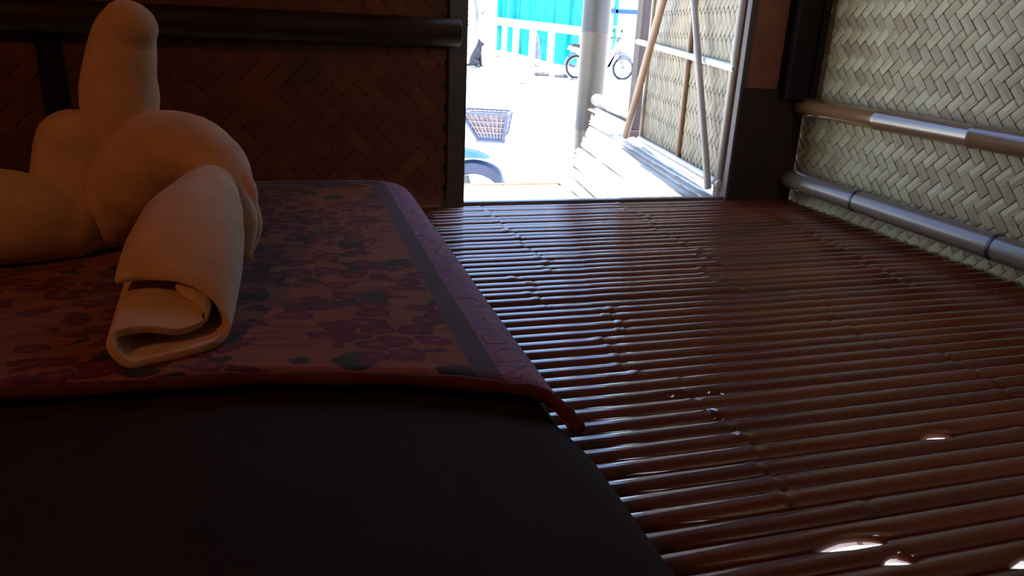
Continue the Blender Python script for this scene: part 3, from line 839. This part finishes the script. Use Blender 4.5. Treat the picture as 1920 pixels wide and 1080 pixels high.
# white rail fence
fe = empty('rail_fence', (6.3, 20.9, -.45)); tag(fe, 'white wooden rail fence standing across the sunny yard', 'fence')
FO = fe.location
fpost = [(5.44, 22.4, .77, -.42, .10), (5.76, 21.9, .72, -.40, .13), (5.97, 21.5, .70, -.42, .13), (6.19, 21.1, .67, -.45, .15), (6.49, 20.5, .64, -.52, .15), (6.79, 19.8, .61, -.62, .15), (7.29, 18.8, .55, -.68, .15)]
for (x, y, zt, zb, w) in fpost:
    box('fence_post', (x - FO.x - w/2, x - FO.x + w/2, y - FO.y - w/2, y - FO.y + w/2, zb - FO.z, zt - .16 - FO.z), M['fence'], fe, .01)
for (h0, h1, nm) in ((-.02, .19, 'top_rail'), (.95, 1.10, 'bottom_rail')):
    for a, b in zip(fpost, fpost[1:]):
        mb = MB(); v = []
        for p in (a, b):
            for dy in (-.07, .07):
                for h in (h0, h1):
                    z = p[2] - h
                    if nm == 'bottom_rail': z = p[3] + (1.2 - h)
                    v.append((p[0] - FO.x, p[1] + dy - FO.y, z - FO.z))
        mb.add(v, [(0, 1, 3, 2), (4, 6, 7, 5), (0, 4, 5, 1), (2, 3, 7, 6), (1, 5, 7, 3), (0, 2, 6, 4)]); mb.build(nm, M['fence'], fe)

# turquoise tarp with hanging folds, behind the fence
def tarp():
    v = []; f = []; nu, nv = 90, 16
    a = Vector((6.12, 22.75, 0)); b = Vector((8.0, 20.35, 0)); d = (b - a); nrm = Vector((d.y, -d.x, 0)).normalized()
    for j in range(nv + 1):
        t = j / nv
        for i in range(nu + 1):
            s = i / nu
            top = 3.0; low = -.42 - .25 * s + .12 * math.sin(s * 9)
            z = top + (low - top) * t
            fold = .13 * math.sin(s * 34 + 1.2 * math.sin(t * 3) + t * 2.0) * (.3 + .7 * t) + .05 * math.sin(s * 71 + t * 4)
            p = a + d * s + nrm * fold + Vector((0, 0, z + .12 * math.sin(math.pi * ((s * 3) % 1)) * (1 - t)))
            v.append(p)
    for j in range(nv):
        for i in range(nu): f.append((j*(nu+1)+i, j*(nu+1)+i+1, (j+1)*(nu+1)+i+1, (j+1)*(nu+1)+i))
    o = obj('tarp', v, f, M['tarp'], None, True)
    o.modifiers.new('thickness', 'SOLIDIFY').thickness = .006
    tag(o, 'turquoise tarp hanging in folds behind the white fence', 'tarp')
    tp = MB(); tp.tube([a + Vector((0, 0, 3.0)), b + Vector((0, 0, 3.0))], .03, 8); tp.build('hanging_pole', M['steel'], o, True)
    for p in (a, b):
        tp = MB(); tp.tube([p + Vector((0, 0, -.7)), p + Vector((0, 0, 3.0))], .04, 8); tp.build('pole', M['steel'], o, True)
tarp()
# grey sack leaning between two posts of the fence
mb = MB(); mb.tube([(6.75, 20.72, -.56), (6.74, 20.72, -.42), (6.70, 20.72, -.1), (6.65, 20.72, .25), (6.61, 20.72, .42)], [.10, .12, .11, .09, .05], 14)
sk = mb.build('cloth_sack', M['grey_cloth'], None, True); tag(sk, 'limp grey sack standing behind the fence posts', 'sack')

# dog
def dog():
    me = bpy.data.meshes.new('dog')
    P = [(0, 0, .10, .10), (-.02, 0, .22, .12), (.05, 0, .36, .10), (.10, 0, .45, .065), (.12, 0, .52, .062), (.19, 0, .51, .035), (.23, 0, .50, .022),
         (.11, .05, .30, .045), (.14, .055, .15, .030), (.15, .055, .03, .028), (.20, .055, .02, .026),
         (.11, -.05, .30, .045), (.14, -.055, .15, .030), (.15, -.055, .03, .028), (.20, -.055, .02, .026),
         (-.02, .10, .12, .075), (.08, .12, .10, .04), (.02, .12, .03, .03), (.12, .12, .02, .026),
         (-.02, -.10, .12, .075), (.08, -.12, .10, .04), (.02, -.12, .03, .03), (.12, -.12, .02, .026),
         (-.14, 0, .04, .03), (-.26, .04, .025, .022), (-.34, .09, .03, .014),
         (.10, .045, .57, .022), (.095, .055, .615, .010), (.10, -.045, .57, .022), (.095, -.055, .615, .010)]
    E = [(0,1),(1,2),(2,3),(3,4),(4,5),(5,6),(2,7),(7,8),(8,9),(9,10),(2,11),(11,12),(12,13),(13,14),(0,15),(15,16),(16,17),(17,18),(0,19),(19,20),(20,21),(21,22),(0,23),(23,24),(24,25),(4,26),(26,27),(4,28),(28,29)]
    me.from_pydata([p[:3] for p in P], E, [])
    me.materials.append(M['dog'])
    o = bpy.data.objects.new('dog', me); COL.objects.link(o)
    s = o.modifiers.new('skin', 'SKIN'); s.use_smooth_shade = True
    for i, p in enumerate(P):
        me.skin_vertices[0].data[i].radius = (p[3], p[3]); me.skin_vertices[0].data[i].use_root = (i == 0)
    ss = o.modifiers.new('sub', 'SUBSURF'); ss.levels = 1; ss.render_levels = 1
    o.location = (4.76, 20.0, gz(20)); o.scale = (1.15,) * 3
    tag(o, 'dark dog sitting upright in the sunlit yard left of the fence', 'dog')
dog()
# thin tree and shrub at the left
def leaf_blob(mb, c, r, n, size, rr):
    for _ in range(n):
        d = Vector((rr.gauss(0, 1), rr.gauss(0, 1), rr.gauss(0, 1))).normalized() * r * rr.random() ** .4
        p = Vector(c) + d; a = Vector((rr.gauss(0, 1), rr.gauss(0, 1), rr.gauss(0, .6))).normalized(); b = a.orthogonal().normalized()
        mb.add([p - a * size, p + b * size * .45, p + a * size, p - b * size * .45], [(0, 1, 2, 3)])
rr = random.Random(11)
tr = empty('young_tree', (5.62, 23.1, gz(23.1) - .05)); tag(tr, 'thin grey trunk of a young tree at the left end of the fence', 'tree')
mb = MB(); mb.tube([(0, 0, 0), (-.03, 0, .6), (-.06, 0, 1.15), (-.15, .1, 1.8), (-.4, .4, 2.6)], [.07, .065, .06, .05, .03], 10)
mb.tube([(-.05, 0, 1.1), (.15, 0, 1.35), (.3, .1, 1.5)], [.04, .03, .015], 8); mb.build('trunk', M['bark'], tr, True)
mb = MB(); leaf_blob(mb, (-.5, .5, 2.8), .6, 240, .12, rr); leaf_blob(mb, (.22, .1, .95), .16, 10, .07, rr)
mb.build('foliage', M['leafg'], tr)['kind'] = 'stuff'
sh = empty('shrub', (5.42, 24.5, gz(24.5))); tag(sh, 'pale green leafy shrub behind the dog and the young tree', 'shrub')
mb = MB(); mb.tube([(0, 0, -.05), (.02, 0, .5), (-.03, 0, .9)], [.03, .025, .015], 8); mb.tube([(.02, 0, .4), (.2, 0, .9)], [.02, .01], 6); mb.build('stem', M['bark'], sh, True)
mb = MB(); leaf_blob(mb, (.02, 0, 1.1), .38, 90, .10, rr); leaf_blob(mb, (-.1, 0, .6), .25, 24, .08, rr); mb.build('foliage', M['leafg'], sh)['kind'] = 'stuff'

# stall with blue beams far at the right
bl = empty('market_stall', (13.2, 30.0, gz(30))); tag(bl, 'pale green stall with dark blue beams far across the yard', 'stall')
box('wall', (-1.4, 3.4, .1, .2, .9, 3.2), M['palewall'], bl)
box('beam', (-1.5, 3.5, -.06, .06, 1.42, 1.58), M['blue'], bl, .01)
box('beam', (-1.5, 3.5, -.06, .06, 3.1, 3.3), M['blue'], bl, .01)
for xx in (-1.3, -.18, 1.2, 3.3): box('stall_post', (xx - .06, xx + .06, -.06, .06, -.1, 3.1), M['tarp'] if xx == -.18 else M['blue'], bl, .01)
box('counter', (-1.4, 3.4, -.1, .5, .86, .94), M['fence'], bl, .01)
# dark stones on the sand
for i, (x, y, s, lab) in enumerate(((6.20, 18.6, .13, 'dark stone on the sand below the left fence bay'), (6.55, 18.2, .12, 'dark stone on the sand below the middle fence posts'), (6.70, 17.6, .08, 'small dark stone on the sand below the right fence bay'), (5.05, 16.5, .06, 'tiny dark stone alone on open sand in the yard'))):
    bm = bmesh.new(); bmesh.ops.create_icosphere(bm, subdivisions=2, radius=1)
    for v in bm.verts:
        v.co *= 1 + .25 * noise.noise(v.co * 1.7 + Vector((i * 3, 0, 0))); v.co = Vector((v.co.x * s * 1.7, v.co.y * s, v.co.z * s * .5))
    me = bpy.data.meshes.new('stone'); bm.to_mesh(me); bm.free(); me.materials.append(M['stone'])
    o = bpy.data.objects.new('stone', me); COL.objects.link(o); o.location = (x, y, gz(y) + s * .3); tag(o, lab, 'stone')
# warm bulb added out of view behind the camera to light the towel
lb = empty('added_bulb', (-1.1, -.2, 1.75)); tag(lb, 'bare warm light bulb added out of view behind the bed', 'lamp')
mb = MB(); mb.tube([(0, 0, .05), (0, 0, .37)], .004, 6); mb.build('cord', M['tape'], lb)
mb = MB(); mb.tube([(0, 0, -.02), (0, 0, .05)], .018, 12); mb.build('socket', M['seat'], lb, True)
ll = bpy.data.lights.new('added_bulb_light', 'POINT'); ll.energy = 19; ll.color = (1.0, .36, .09); ll.shadow_soft_size = .06
lo = bpy.data.objects.new('added_bulb_light', ll); COL.objects.link(lo); lo.parent = lb; lo.location = (0, 0, -.09)
